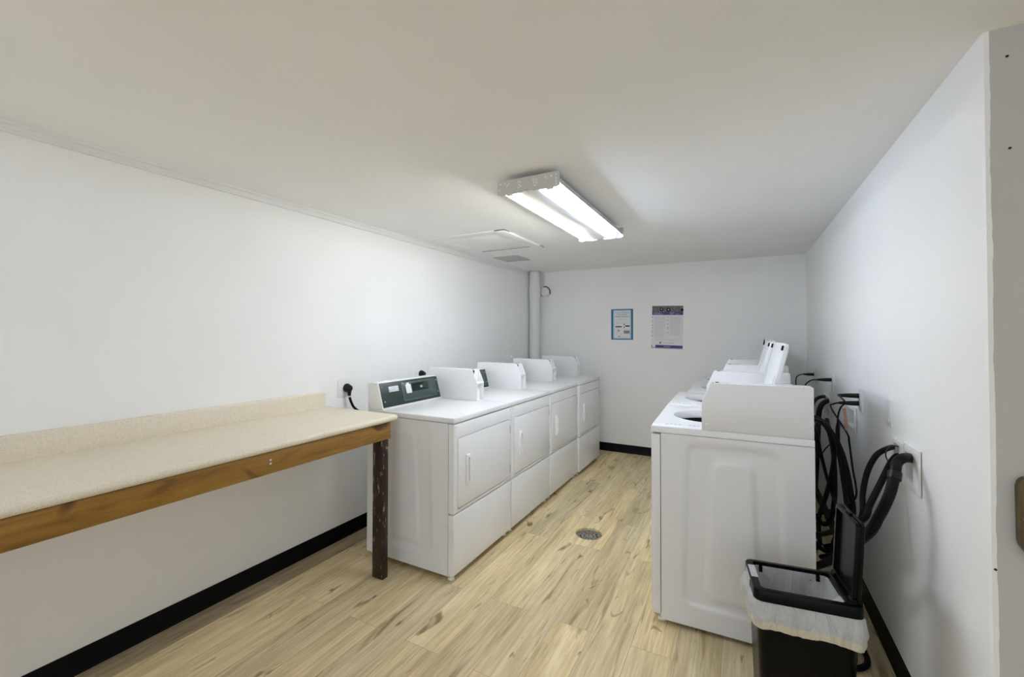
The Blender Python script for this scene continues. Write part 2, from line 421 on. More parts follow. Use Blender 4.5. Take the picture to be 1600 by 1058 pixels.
# ------------------------------------------------------------------ dryers and washers
W, D = .685, .67                  # local frame: front = +x, centre of the footprint at the origin
def emboss(bm, xa, xb, za, zb, y, out, cxx, amp=1):
    """sheet-metal side with a pressed panel and an arched boss"""
    nx, nz = 74, 96
    def sd(x, z, c, hw, hz, r, flare):
        hwz = hw + flare*(c[1]+hz - z)
        qx, qz = abs(x-c[0])-hwz+r, abs(z-c[1])-hz+r
        return math.hypot(max(qx, 0), max(qz, 0)) + min(max(qx, qz), 0) - r
    def sm(d, w): t = min(1, max(0, .5-d/(2*w))); return t*t*(3-2*t)
    g = []
    for i in range(nx+1):
        row = []
        for k in range(nz+1):
            x = xa+(xb-xa)*i/nx; z = za+(zb-za)*k/nz
            h = amp*(-.0065*sm(sd(x, z, (cxx, .50), .185, .375, .05, .03), .014) + .0085*sm(sd(x, z, (cxx, .49), .080, .325, .05, .05), .015))
            row.append(bm.verts.new((x, y + out*h, z)))
        g.append(row)
    for i in range(nx):
        for k in range(nz): bm.faces.new((g[i][k], g[i+1][k], g[i+1][k+1], g[i][k+1]))
    # returned edges
    for row in (g[0], g[-1]):
        b = [bm.verts.new((v.co.x, y-out*.02, v.co.z)) for v in row]
        for k in range(nz): bm.faces.new((row[k], row[k+1], b[k+1], b[k]))
    for idx in (0, -1):
        row = [r[idx] for r in g]; b = [bm.verts.new((v.co.x, y-out*.02, v.co.z)) for v in row]
        for k in range(nx): bm.faces.new((row[k], row[k+1], b[k+1], b[k]))

def coin_box(root, zt):
    y0, y1, xb, xf, H = .2495, .3415, -.333, .105, .219
    prof = [(xb, zt), (xf, zt), (xf, zt+.128), (xf-.041, zt+H), (xb, zt+H)]
    def body(bm):
        for a, b in ((y0, y0+.004), (y1-.004, y1)): prism(bm, prof, 'y', a, b, .001)
        bx(bm, (xb, y0+.003, zt), (xf-.030, y1-.003, zt+.118))            # lower housing
        bx(bm, (xb, y0+.003, zt+.11), (xf-.050, y1-.003, zt+H), .001)     # upper housing
        bx(bm, (xf-.06, y0+.003, zt+.118), (xf, y1-.003, zt+.127), .001)  # shelf
    cb = part('coin_box', 'enamel', root, body)
    part('coin_slot', 'dark', cb, lambda bm: prism(bm, [(xf-.0505, zt+H-.004), (xf-.040, zt+H-.010), (xf-.049, zt+.165)], 'y', y0+.0045, y0+.032))
    part('lock', 'plug', cb, lambda bm: cyl(bm, (xf-.066, y0+.045, zt+H-.002), (xf-.066, y0+.045, zt+H+.0025), .008))
    part('screw', 'plastic', cb, lambda bm: (cyl(bm, (xf-.022, y1-.001, zt+.026), (xf-.022, y1+.007, zt+.026), .0085, .006)))
    for x in (.04, .028, -.005, -.20, -.30):
        part('rivet', 'greyplastic', cb, lambda bm, x=x: cyl(bm, (x, y1-.012, zt+H-.001), (x, y1-.012, zt+H+.0015), .0025, n=8))
    return cb

def console(root, zt):
    y0, y1 = -.3425, .2465
    A, B = Vector((-.252, zt+.167)), Vector((-.206, zt+.008))             # top and foot of the sloped face (x, z)
    def body(bm):
        prism(bm, [(-.335, zt), (B.x+.002, zt), (B.x, B.y), (A.x, A.y), (-.335, zt+.165)], 'y', y0, y1, .003)
    c = part('console', 'offwhite', root, body)
    up = Vector((A.x-B.x, 0, A.y-B.y)); ln = up.length; up.normalize(); nrm = Vector((up.z, 0, -up.x)); a0, a1 = y0+.007, y1-.008
    org = Vector((B.x, a0, B.y)) + up*.004
    LW, LH = a1-a0, ln-.009
    def onp(a, b, d): return org + Vector((0, a*LW, 0)) + up*(b*LH) + nrm*d
    def slab(bm, a, b, c_, d_, t0, t1, r=.006):
        w, h = (b-a)*LW, (d_-c_)*LH; o2 = rr(w, h, r, 4)
        ca, cb_ = (a+b)/2, (c_+d_)/2
        rings = []
        for t, ins in ((t0, 0), (t1-.0006, 0), (t1, .0008)):
            rings.append([bm.verts.new(onp(ca, cb_, t) + Vector((0, p[0]*(1-2*ins/w), 0)) + up*p[1]*(1-2*ins/h)) for p in o2])
        n = len(o2)
        for q, s in zip(rings, rings[1:]):
            for k in range(n): bm.faces.new((q[k], q[(k+1) % n], s[(k+1) % n], s[k]))
        bm.faces.new(rings[-1])
    part('control_panel', 'green', c, lambda bm: slab(bm, 0, 1, 0, 1, 0, .003, .003))
    part('display_surround', 'green3', c, lambda bm: slab(bm, .335, .935, .12, .90, .003, .0052, .012))
    part('display_panel', 'green2', c, lambda bm: slab(bm, .342, .928, .145, .875, .005, .0060, .011))
    part('display', 'window', c, lambda bm: slab(bm, .50, .80, .46, .82, .006, .0068, .002))
    part('digits', 'digit', c, lambda bm: add_text(bm, '00', .022, None, onp(.665, .62, .0072), (0, 1, 0), up))
    def stick(bm):
        slab(bm, .395, .485, .42, .80, .006, .0066, .001); slab(bm, .415, .465, .80, .87, .006, .0066, .001)
    part('sticker', 'paper', c, stick)
    def lines(bm):
        for k in range(6): slab(bm, .405, .475 - .012*(k % 3), .47+.05*k, .485+.05*k, .0066, .0068, .0003)
    part('sticker_print', 'ink', c, lines)
    part('nameplate', 'labelgrey', c, lambda bm: slab(bm, .125, .28, .59, .82, .003, .0045, .003))
    def npr(bm):
        for k in range(3): slab(bm, .165, .24, .65+.045*k, .665+.045*k, .0045, .0047, .0003)
        for a in (.145, .262): slab(bm, a-.008, a+.008, .62, .665, .0045, .005, .002)
    part('nameplate_print', 'ink', c, npr)
    for a, b in ((.033, .82), (.033, .23), (.968, .82), (.968, .28), (.352, .88)):
        part('screw', 'chrome', c, lambda bm, a=a, b=b: cyl(bm, onp(a, b, .003), onp(a, b, .0065), .005, .004, n=12))
    return c

def feet(root):
    for sx in (-1, 1):
        for sy_ in (-1, 1):
            def f(bm, sx=sx, sy_=sy_):
                cyl(bm, (sx*.29, sy_*.305, 0), (sx*.29, sy_*.305, .012), .020, .018); cyl(bm, (sx*.29, sy_*.305, .012), (sx*.29, sy_*.305, .045), .009)
            part('foot', 'plastic', root, f)

def make_dryer(label, loc, group):
    t = thing('coin_dryer', label, 'dryer', loc, 0, group)
    pbox('cabinet', 'enamel', t, (-.335, -.325, .03), (.293, .325, .885))
    for s in (-1, 1): part('side_panel', 'enamel', t, lambda bm, s=s: emboss(bm, -.335, .2925, .03, .886, s*.3425, s, -.03, .6))
    pbox('top_panel', 'enamel', t, (-.335, -.3425, .888), (.335, .3425, .920), .006, 3)
    yc, zc = .0075, .600
    def upper(bm):
        n = 5
        outer = rr(.681, .505, .006, n, (0, .6315)); inner = rr(.629, .406, .016, n, (yc, zc))
        ringplate(bm, outer, inner, .295, .333, 'x', .007)
    part('front_panel', 'enamel', t, upper)
    part('lower_panel', 'enamel', t, lambda bm: plate(bm, rr(.681, .337, .006, 5, (0, .2035)), .295, .333, 'x', .007))
    d = part('door', 'enamel', t, lambda bm: plate(bm, rr(.621, .398, .013, 5, (yc, zc)), .300, .3355, 'x', .004))
    def handle(bm):
        ringplate(bm, rr(.036, .172, .004, 4, (-.212, .605)), rr(.018, .136, .003, 4, (-.212, .605)), .335, .350, 'x', .004)
        bx(bm, (.334, -.222, .535), (.338, -.202, .675))
        bx(bm, (.336, -.222, .535), (.349, -.2175, .675), .001)
    part('handle', 'plastic', d, handle)
    for z in (.735, .463):
        part('hinge', 'greyplastic', d, lambda bm, z=z: (bx(bm, (.322, .318, z-.026), (.3375, .3225, z+.026), .001)))
    for y in (-.325, .325):
        part('screw', 'greyplastic', t, lambda bm, y=y: cyl(bm, (.332, y, .868), (.3345, y, .868), .004, n=10))
    console(t, .920); coin_box(t, .920); feet(t)
    return t

def make_washer(label, loc, group):
    t = thing('coin_washer', label, 'washing machine', loc, pi, group)
    zt = .950
    def cab(bm):   # open-topped shell so that the tub stands in it
        bx(bm, (-.335, -.325, .02), (-.31, .325, .916)); bx(bm, (.27, -.325, .02), (.289, .325, .916))
        bx(bm, (-.31, -.325, .02), (.27, -.315, .916)); bx(bm, (-.31, .315, .02), (.27, .325, .916)); bx(bm, (-.31, -.315, .02), (.27, .315, .04))
    part('cabinet', 'enamel', t, cab)
    for s in (-1, 1): part('side_panel', 'enamel', t, lambda bm, s=s: emboss(bm, -.335, .2885, .02, .916, s*.3425, s, -.02, 1.35))
    part('front_panel', 'enamel', t, lambda bm: plate(bm, rr(.683, .872, .006, 5, (0, .474)), .292, .334, 'x', .007))
    n = 32; cc = (.075, -.03)
    sq = []
    for k in range(n*2):
        a = 2*pi*k/(n*2) ; sq.append(a)
    def top(bm):
        # slab with a rounded opening, funnel lip and edge
        def rect(d, ins):
            out = []
            for a in sq:
                c, s = cos(a), sin(a); hx = ((.335-ins)-cc[0]) if c > 0 else (cc[0]+(.335-ins)); hy = ((.3425-ins)-cc[1]) if s > 0 else (cc[1]+.3425-ins)
                q = min(hx/abs(c) if abs(c) > 1e-6 else 9, hy/abs(s) if abs(s) > 1e-6 else 9)
                out.append([cc[0]+q*c, cc[1]+q*s])
            for cx_, cy_ in ((1, 1), (1, -1), (-1, 1), (-1, -1)):      # exact corners
                tx, ty = cx_*(.335-ins), cy_*(.3425-ins)
                k = min(range(len(out)), key=lambda i: (out[i][0]-tx)**2+(out[i][1]-ty)**2); out[k] = [tx, ty]
            return [bm.verts.new((x, y, d)) for x, y in out]
        def hole(r, d): return [bm.verts.new((cc[0]+r*cos(a), cc[1]+r*sin(a), d)) for a in sq]
        seq = [rect(.918, 0), rect(zt-.006, 0), rect(zt-.0018, .0018), rect(zt, .006), hole(.190, zt), hole(.186, zt-.003), hole(.176, zt-.028), hole(.174, zt-.032), hole(.174, zt-.040)]
        for A, B in zip(seq, seq[1:]):
            for k in range(len(A)): bm.faces.new((A[k], A[(k+1) % len(A)], B[(k+1) % len(A)], B[k]))
    part('top_panel', 'enamel', t, top)
    def tub(bm):
        A = None
        for r, z in ((.1755, zt-.038), (.190, zt-.050), (.190, zt-.40), (.15, zt-.42), (.0001, zt-.42)):
            B = [bm.verts.new((cc[0]+r*cos(a), cc[1]+r*sin(a), z)) for a in sq]
            if A:
                for k in range(len(A)): bm.faces.new((A[k], A[(k+1) % len(A)], B[(k+1) % len(A)], B[k]))
            A = B
    part('wash_tub', 'steel', t, tub)
    def agit(bm):
        cyl(bm, (cc[0], cc[1], zt-.42), (cc[0], cc[1], zt-.15), .075, .032, 24); cyl(bm, (cc[0], cc[1], zt-.15), (cc[0], cc[1], zt-.11), .036, .03, 24)
    part('agitator', 'plastic', t, agit)
    # lid, raised and leaning back on its hinge
    hx, hz, an = -.150, zt+.004, radians(13.5)
    mt = Matrix.Translation((hx, 0, hz)) @ Matrix.Rotation(-an, 4, 'Y')
    def put(t2, bm): merge(bm, t2, 0, mt)
    def lid(bm):
        t2 = bmesh.new()
        ringplate(t2, rr(.50, .41, .02, 5, (-.05, .207)), rr(.43, .33, .02, 5, (-.05, .200)), -.016, 0, 'x', .003)
        plate(t2, rr(.49, .40, .02, 5, (-.05, .207)), -.016, -.021, 'x', .003)
        plate(t2, rr(.445, .345, .02, 5, (-.05, .200)), -.017, -.006, 'x', .002)
        put(t2, bm)
    L = part('lid', 'enamel', t, lid)
    for y in (.185, -.285):
        def bum(bm, y=y):
            t2 = bmesh.new(); bx(t2, (-.001, y-.009, .377), (.008, y+.009, .401), .003); put(t2, bm)
        part('bumper', 'rubber', L, bum)
    def lab(bm):
        t2 = bmesh.new()
        for k in range(5): bx(t2, (-.0061, .115-.012*k, .10+.01*(k % 2)), (-.0055, .119-.012*k, .25), 0)
        put(t2, bm)
    part('printed_notice', 'inkblue', L, lab)
    def hing(bm):
        for y in (.15, -.25): cyl(bm, (hx-.012, y-.02, zt+.006), (hx-.012, y+.02, zt+.006), .009, n=12)
    part('hinge', 'plastic', t, hing)
    def notice(bm):
        for k in range(4): bx(bm, (.20+.02*k, .268+.004*(k % 2), zt+.0003), (.213+.02*k, .285+.004*(k % 2), zt+.0008))
        for k in range(3): bx(bm, (.118+.018*k, .262, zt+.0003), (.130+.018*k, .274+.006*(k % 2), zt+.0008))
    part('top_label', 'inkblue', t, notice)
    console(t, zt); coin_box(t, zt); feet(t)
    return t

GD = 'white coin-operated dryers along the left wall'
YD = [2.3375, 3.0275, 3.7175, 4.4125]
d0 = make_dryer('white coin dryer next to the folding counter, dark green control panel in full view', (-1.765, YD[0], 0), GD)
for k, lb in ((1, 'white coin dryer, second from the folding counter, only a sliver of its green panel showing'),
              (2, 'white coin dryer, third from the folding counter, beside the flush seam of the fourth'),
              (3, 'white coin dryer at the far end of its row, by the back wall')):
    dup(d0, (-1.765 + (.014 if k == 3 else 0), YD[k], 0), None, lb)
GW = 'white top-loading coin washers along the right wall'
YW = [2.559, 3.264, 3.960, 4.655]; XW = [-.0771, -.096, -.045, -.045]; RW = [pi+.035, pi+.015, pi, pi]   # the first two stand a little askew
w0 = make_washer('white top-loading coin washer nearest the trash can, its whole grey-shaded side showing', (XW[0], YW[0], 0), GW)
w0.rotation_euler = (0, 0, RW[0])
for k, lb in ((1, 'white top-loading coin washer directly behind the one by the trash can, lid up'),
              (2, 'white top-loading coin washer, second from the back wall, lid up'),
              (3, 'white top-loading coin washer nearest the back wall, lid up')):
    dup(w0, (XW[k], YW[k], 0), RW[k], lb)

# ------------------------------------------------------------------ folding counter
t = thing('folding_counter', 'long beige laminate folding counter on a stained wooden frame along the left wall', 'counter', (0, 0, 0))
CY0, CY1 = -.35, 1.942
def ctop(bm):
    prof = [(XL+.001, .883), (XL+.001, .918)]
    for k in range(9):   # rolled front edge
        a = radians(90 - k*22.5); prof.append((-1.816 + .0165*cos(a), .9005 + .0175*sin(a)))
    prism(bm, prof, 'y', CY0, CY1, 0)
part('countertop', 'laminate', t, ctop)
def splash(bm):
    prof = [(XL+.001, .915), (XL+.023, .915), (XL+.023, 1.005), (XL+.019, 1.014), (XL+.012, 1.018), (XL+.001, 1.018)]
    prism(bm, prof, 'y', CY0, 1.916, 0)
part('backsplash', 'laminate', t, splash)
ap = pbox('apron', 'apron', t, (-1.848, CY0+.02, .788), (-1.812, 1.898, .8825), .002)
for y, z in ((1.17, .848), (1.17, .832)):
    part('screw', 'labelgrey', ap, lambda bm, y=y, z=z: cyl(bm, (-1.813, y, z), (-1.810, y, z), .0045, n=10))
pbox('wall_cleat', 'apron', t, (XL+.001, CY0+.02, .80), (XL+.038, 1.898, .8825), .002)
pbox('leg', 'legwood', t, (-1.886, 1.832, 0), (-1.806, 1.874, .788), .002)
pbox('leg', 'legwood', t, (-1.886, CY0+.06, 0), (-1.806, CY0+.10, .788), .002)

# ------------------------------------------------------------------ ceiling fixtures
def fixture(label, loc, mats, rz=0):
    """two-tube strip light, hung a finger's width under the ceiling; local z = 0 is its top"""
    t = thing('ceiling_light', label, 'ceiling light', loc, rz)
    L = .615
    pan = [(-.160, -.050), (-.135, -.030), (-.095, -.028), (-.062, -.030), (-.050, -.066), (.050, -.066), (.062, -.030), (.095, -.028), (.135, -.030), (.160, -.050)]
    def refl(bm):
        A = [bm.verts.new((x, -L, z)) for x, z in pan]; B = [bm.verts.new((x, L, z)) for x, z in pan]
        top = [(-.160, -.050+.002), (-.135, -.002), (.135, -.002), (.160, -.048)]
        for k in range(len(pan)-1): bm.faces.new((A[k], A[k+1], B[k+1], B[k]))
        C = [bm.verts.new((x, -L, z)) for x, z in top]; E_ = [bm.verts.new((x, L, z)) for x, z in top]
        for k in range(3): bm.faces.new((C[k+1], C[k], E_[k], E_[k+1]))
    part('reflector', 'fixture', t, refl, smooth=20)
    def cover(bm): bx(bm, (-.046, -L+.004, -.0675), (.046, L-.004, -.062), .001)
    part('ballast_cover', 'trimwhite', t, cover)
    for s in (-1, 1):
        def end(bm, s=s):
            o = [(-.168, 0), (-.168, -.066), (-.150, -.074), (-.030, -.074), (-.016, -.064), (.016, -.064), (.030, -.074), (.150, -.074), (.168, -.066), (.168, 0)]
            prism(bm, o, 'y', s*L, s*(L+.004), 0)
        e = part('end_plate', 'fixend', t, end)
        def dots(bm, s=s):
            for x, z in ((-.150, -.018), (-.156, -.045), (-.125, -.020), (-.105, -.022), (-.112, -.030), (.095, -.020), (.125, -.018), (.105, -.028), (.150, -.016), (.152, -.034), (.152, -.048), (.154, -.06),
                         (-.050, -.018), (-.038, -.022), (-.045, -.034), (-.036, -.042), (-.048, -.048), (.030, -.020), (.048, -.024), (.036, -.034), (.050, -.040), (.040, -.050)):
                cyl(bm, (x, s*(L+.003), z), (x, s*(L+.0055), z), .0055, n=10)
        part('knockouts', 'plastic', e, dots)
    for x, mt in ((-.108, mats[0]), (.108, mats[1])):
        part('tube', mt, t, lambda bm, x=x: cyl(bm, (x, -L+.035, -.060), (x, L-.035, -.060), .0145, n=14))
        for s in (-1, 1):
            def sock(bm, x=x, s=s):
                bx(bm, (x-.017, s*(L-.022)-.012, -.071), (x+.017, s*(L-.022)+.012, -.028), .003)
            part('lamp_holder', 'plastic', t, sock)
    def stems(bm):
        for y in (-.45, 0, .45): bx(bm, (-.03, y-.03, -.002), (.03, y+.03, .0225))
    part('hanger', 'metal', t, stems)
    return t
fixture('two-tube fluorescent light under the ceiling above the aisle, left tube warm and right tube cool', (-.922, 2.505, ZC-.0225), ('tubewarm', 'tubecool'))
fixture('added two-tube fill light on the ceiling behind the camera, out of view', (-.92, -.35, ZC-.0225), ("tubefill", "tubefill"))  # unseen fill lamp, added to brighten the near part of the room

# ------------------------------------------------------------------ ceiling hatch, vent, pipe
t = thing('ceiling_hatch', 'white square access hatch with a raised frame in the ceiling by the left wall', 'hatch', (-1.93, 3.22, ZC))
def hf(bm):
    bx(bm, (-.345, -.375, -.008), (.345, -.285, 0), .001); bx(bm, (-.345, .285, -.010), (.345, .375, 0), .001)
    bx(bm, (-.345, -.285, -.010), (-.255, .285, 0), .001); bx(bm, (.255, -.375, -.015), (.345, .375, 0), .001)
part('frame', 'ceiling', t, hf)
pbox('panel', 'ceiling', t, (-.250, -.280, -.0075), (.250, .274, -.001), .001)
pbox('shadow_gap_strip', 'greyplastic', t, (-.254, .2765, -.0135), (.254, .2845, -.001))  # dark strip standing in for the shadow line along the panel's far edge
t = thing('ceiling_vent', 'grey louvred vent grille in the ceiling between the hatch and the corner pipe', 'vent', (-2.135, 4.00, ZC))
def vf(bm): ringplate(bm, rr(.275, .305, .006, 3), rr(.235, .265, .004, 3), 0, -.008, 'z', .002)
part('frame', 'vent', t, vf)
def vs(bm):
    for k in range(14):
        y = -.125 + k*.0192; bx(bm, (-.117, y, -.007), (.117, y+.012, -.003))
part('grille', 'vent', t, vs)
pbox('duct_opening', 'dark', t, (-.118, -.133, -.002), (.118, .133, -.0005))

t = thing('drain_pipe', 'thick white painted vertical pipe in the far left corner', 'pipe', (-2.338, 5.0, 0))
part('pipe', 'pvc', t, lambda bm: cyl(bm, (0, 0, 0), (0, 0, ZC), .067, n=32))
def coup(bm):
    cyl(bm, (0, 0, 1.86), (0, 0, 2.01), .073, n=32); cyl(bm, (0, 0, 2.01), (0, 0, 2.017), .073, .067, n=32)
part('coupling', 'pvc', t, coup)
part('ceiling_collar', 'greyplastic', t, lambda bm: cyl(bm, (0, 0, ZC-.006), (0, 0, ZC), .080, n=32))
t = thing('junction_box', 'small round white box with a black cable beside the pipe on the back wall', 'junction box', (-2.225, YB, 1.93))
part('box', 'pvc', t, lambda bm: (cyl(bm, (0, 0, 0), (0, -.05, 0), .062, n=28), cyl(bm, (0, -.05, 0), (0, -.056, 0), .062, .056, n=28)))
part('conduit', 'pvc', t, lambda bm: cyl(bm, (-.03, -.012, .05), (-.03, -.012, ZC-1.93), .009, n=12))
part('cable', 'rubber', t, lambda bm: tube(bm, [(-.02, -.045, .068), (.01, -.05, .070), (.04, -.052, .055), (.062, -.05, .028), (.068, -.046, -.005), (.062, -.03, -.03)], .0055, 8))

# ------------------------------------------------------------------ posters
def poster1():
    x0, x1, z0, z1, y = -1.383, -1.124, 1.327, 1.690, YB
    w, h = x1-x0, z1-z0
    t = thing('poster', 'small notice with a blue border taped to the back wall', 'poster', ((x0+x1)/2, y, (z0+z1)/2), group='notices on the back wall')
    def q(bm, a, b, c, d, y_, mi=0):   # rectangle in 0..1 of the sheet, from the left / bottom
        bm.faces.new([bm.verts.new(((u-.5)*w, -y_, (v-.5)*h)) for u, v in ((a, c), (b, c), (b, d), (a, d))]).material_index = mi
    pbox('sheet', 'paper', t, (-w/2, -.0012, -h/2), (w/2, 0, h/2))
    def border(bm):
        for r in ((0, .095, 0, 1), (.905, 1, 0, 1), (.095, .905, 0, .035), (.095, .905, .965, 1)): q(bm, *r, .0014)
    part('border', 'blue', t, border, 0)
    def inner(bm):
        for r in ((.095, .155, .035, .965), (.845, .905, .035, .965), (.155, .845, .035, .06), (.155, .845, .935, .965)): q(bm, *r, .0014)
    part('inner_border', 'paleblue', t, inner, 0)
    def head(bm):
        for s, z, sz, wd in (('Laundry Machines', .885, .022, .58), ('Now Accept', .825, .026, .46), ('Mobile Payments', .757, .027, .64)):
            add_text(bm, s, sz, wd*w, (0, -.0016, (z-.5)*h), (1, 0, 0), (0, 0, 1))
    part('heading', 'blue', t, head, 0)
    def small(bm):
        for a, b, z in ((.24, .80, .665), (.36, .64, .625), (.22, .40, .545), (.66, .78, .545), (.25, .40, .52), (.20, .44, .345), (.58, .78, .345)): q(bm, a, b, z-.005, z+.005, .0015)
        for k in range(3): q(bm, .22+.03*k, .42-.02*k, .25+.03*k, .262+.03*k, .0015)
        q(bm, .42, .70, .093, .105, .0015)
    part('small_print', 'lightgrey', t, small, 0)
    def pics(bm):
        q(bm, .20, .48, .405, .44, .0015); q(bm, .64, .84, .425, .465, .0015)
        for c, d in ((.385, .41), (.49, .52)): q(bm, .575, .63, c, d, .0015)
        q(bm, .575, .585, .41, .49, .0015); q(bm, .31, .38, .28, .31, .0015); q(bm, .34, .40, .09, .115, .0015)
    part('picture', 'rubber', t, pics, 0)
    part('photograph', 'pinkgrey', t, lambda bm: q(bm, .58, .84, .20, .30, .0015), 0)
poster1()
def poster2():
    x0, x1, z0, z1, y = -.915, -.576, 1.225, 1.716, YB
    w, h = x1-x0, z1-z0
    t = thing('poster', 'larger white notice with a grey photo header and purple bands on the back wall', 'poster', ((x0+x1)/2, y, (z0+z1)/2), group='notices on the back wall')
    t.rotation_euler = (0, radians(1.2), 0)
    def q(bm, a, b, c, d, y_):
        bm.faces.new([bm.verts.new(((u-.5)*w, -y_, (v-.5)*h)) for u, v in ((a, c), (b, c), (b, d), (a, d))])
    def disc(bm, a, b, r, y_, n=20): bm.faces.new([bm.verts.new(((a-.5)*w+r*cos(k*2*pi/n), -y_, (b-.5)*h+r*sin(k*2*pi/n))) for k in range(n)])
    pbox('sheet', 'paper', t, (-w/2, -.0012, -h/2), (w/2, 0, h/2))
    part('photo_header', 'photo', t, lambda bm: q(bm, .01, .99, .85, .995, .0014), 0)
    part('washer_pictures', 'rubber', t, lambda bm: (disc(bm, .31, .915, .020, .0016), disc(bm, .53, .905, .022, .0016), disc(bm, .955, .90, .015, .0016)), 0)
    part('washer_windows', 'greyplastic', t, lambda bm: (disc(bm, .31, .916, .008, .0018), disc(bm, .53, .906, .009, .0018)), 0)
    part('header_band', 'purple', t, lambda bm: q(bm, .01, .99, .785, .855, .0015), 0)
    part('footer_band', 'purple', t, lambda bm: q(bm, .13, .99, .028, .09, .0014), 0)
    def pale(bm):
        for a, b, z in ((.06, .27, .835), (.06, .36, .808), (.57, .72, .835), (.57, .68, .808), (.75, .88, .808)): q(bm, a, b, z-.009, z+.009, .0017)
        q(bm, .40, .60, .045, .07, .0017)
    part('band_lettering', 'lilac', t, pale, 0)
    lft, rgt = (.735, .63, .54, .48, .39, .30), (.735, .665, .575, .50, .465, .375)
    def bul(bm):
        for z in lft: disc(bm, .022, z, .0062, .0016, 10)
        for z in rgt: disc(bm, .52, z, .0062, .0016, 10)
    part('bullet', 'ink', t, bul, 0)
    def lines(bm):
        rnd = random.Random(5)
        for x, zs in ((.08, lft), (.58, rgt)):
            for i, z in enumerate(zs):
                end = zs[i+1] if i+1 < len(zs) else z-.08
                k = z+.008
                while k > end+.022:
                    q(bm, x, x+.30+.1*rnd.random(), k-.005, k+.003, .0015); k -= .0185
        q(bm, .13, .87, .205, .215, .0015)
    part('small_print', 'lightgrey', t, lines, 0)
    part('logo', 'lilac', t, lambda bm: (disc(bm, .29, .145, .0125, .0016)), 0)
    part('logo_lettering', 'ink', t, lambda bm: add_text(bm, 'wash laundry', .020, .33*w, ((.545-.5)*w, -.0016, (.143-.5)*h), (1, 0, 0), (0, 0, 1)), 0)
    part('footer_strip', 'ink', t, lambda bm: (q(bm, .0, .035, .028, .09, .0014), q(bm, .0, .13, .018, .035, .0016), q(bm, .13, .99, .012, .028, .0015)), 0)
poster2()

# ------------------------------------------------------------------ floor drain
t = thing('floor_drain', 'round slotted metal drain set into the plank floor of the aisle', 'drain', (-.955, 2.937, -.016))
part('rim', 'grate', t, lambda bm: ringplate(bm, circ(.091, 32), circ(.078, 32), -.01, .003, 'z', .002))
def gr(bm):
    ringplate(bm, circ(.079, 32), circ(.064, 32), -.006, 0, 'z'); ringplate(bm, circ(.052, 32), circ(.040, 32), -.006, 0, 'z'); ringplate(bm, circ(.027, 32), circ(.004, 32), -.006, 0, 'z')
    for k in range(12):
        a = 2*pi*k/12; bmt = bmesh.new(); bx(bmt, (.02, -.0042, -.006), (.07, .0042, -.0003)); merge(bm, bmt, 0, Matrix.Rotation(a, 4, 'Z'))
part('grate', 'grate', t, gr)
part('sump', 'dark', t, lambda bm: cyl(bm, (0, 0, -.06), (0, 0, -.022), .09, n=32))

# ------------------------------------------------------------------ wall boxes, outlets, switch
FR = [(2.208, 2.337, .816, .972), (2.041, 2.201, .818, .982)]      # outer edges of the two nearest frames
def wall_box(k, label):
    y0, y1, z0, z1 = boxes[k]
    t = thing('washer_outlet_box', label, 'wall box', (XR, (y0+y1)/2, (z0+z1)/2), group='recessed water boxes on the right wall')
    w, h = y1-y0, z1-z0
    f = FR[k] if k < 2 else (y0-.02, y1+.02, z0-.018, z1+.018)
    fo = rr(f[1]-f[0], f[3]-f[2], .003, 3, ((f[0]+f[1]-y0-y1)/2, (f[2]+f[3]-z0-z1)/2))
    part('frame', 'plastic', t, lambda bm: (ringplate(bm, fo, rr(w-.002, h-.002, .003, 3), -.003, -.011, 'x', .0015),
                                            ringplate(bm, rr(w+.012, h+.012, .003, 3), rr(w-.001, h-.001, .003, 3), 0, -.004, 'x')))
    def rec(bm):
        e = .001
        for a, b in (((0, -w/2, -h/2), (.09, -w/2+e, h/2)), ((0, w/2-e, -h/2), (.09, w/2, h/2)), ((0, -w/2, -h/2), (.09, w/2, -h/2+e)), ((0, -w/2, h/2-e), (.09, w/2, h/2)), ((.088, -w/2, -h/2), (.09, w/2, h/2))): bx(bm, a, b)
    part('recess', 'offwhite', t, rec)
    def valve(bm):
        for y in ((-.017, .017) if k != 1 else ()): cyl(bm, (.06, y, h/2-.045), (.06, y, h/2-.012), .010, n=12); bx(bm, (.03, y-.012, h/2-.03), (.05, y+.012, h/2-.022), .002)
        if k == 1: cyl(bm, (.05, 0, -h/2+.002), (.05, 0, -h/2+.03), .022, n=16); cyl(bm, (.05, 0, -h/2+.03), (.05, 0, -h/2+.034), .024, n=16)
    part('valve', 'greyplastic', t, valve)
    return t
wall_box(0, 'white recessed water box with two hoses, beside the drain box at the wall corner')
wall_box(1, 'white recessed drain box on the right wall nearest the corner, thick hose coming out')
wall_box(2, 'white recessed water box under the double-plug outlet, half hidden by hoses')
wall_box(3, 'white recessed water box far along the right wall, behind the washers')
def outlet(label, loc, rz, dbl=True, name='wall_outlet', sw=False, w=.075, h=.116, cat='outlet'):
    """plate on a wall, local +x = out of the wall"""
    t = thing(name, label, cat, loc, rz)
    part('cover_plate', 'plastic', t, lambda bm: plate(bm, rr(w, h, .004, 4), 0, .006, 'x', .003))
    if sw:
        part('rocker', 'plastic', t, lambda bm: (ringplate(bm, rr(.036, .070, .002, 3), rr(.032, .066, .002, 3), .006, .0065, 'x'), prism(bm, [(.006, -.032), (.0105, -.032), (.0075, .0), (.007, .032), (.006, .032)], 'y', -.0155, .0155)))
    else:
        for z in ((-.02, .02) if dbl else (0,)):
            part('socket', 'offwhite', t, lambda bm, z=z: plate(bm, rr(.034, .028, .01, 4, (0, z)), .006, .008, 'x', .001))
    for z in (-h*.42, h*.42) if sw else (0,):
        part('screw', 'chrome', t, lambda bm, z=z: cyl(bm, (.006, 0, z), (.0072, 0, z), .003, n=8))
    return t
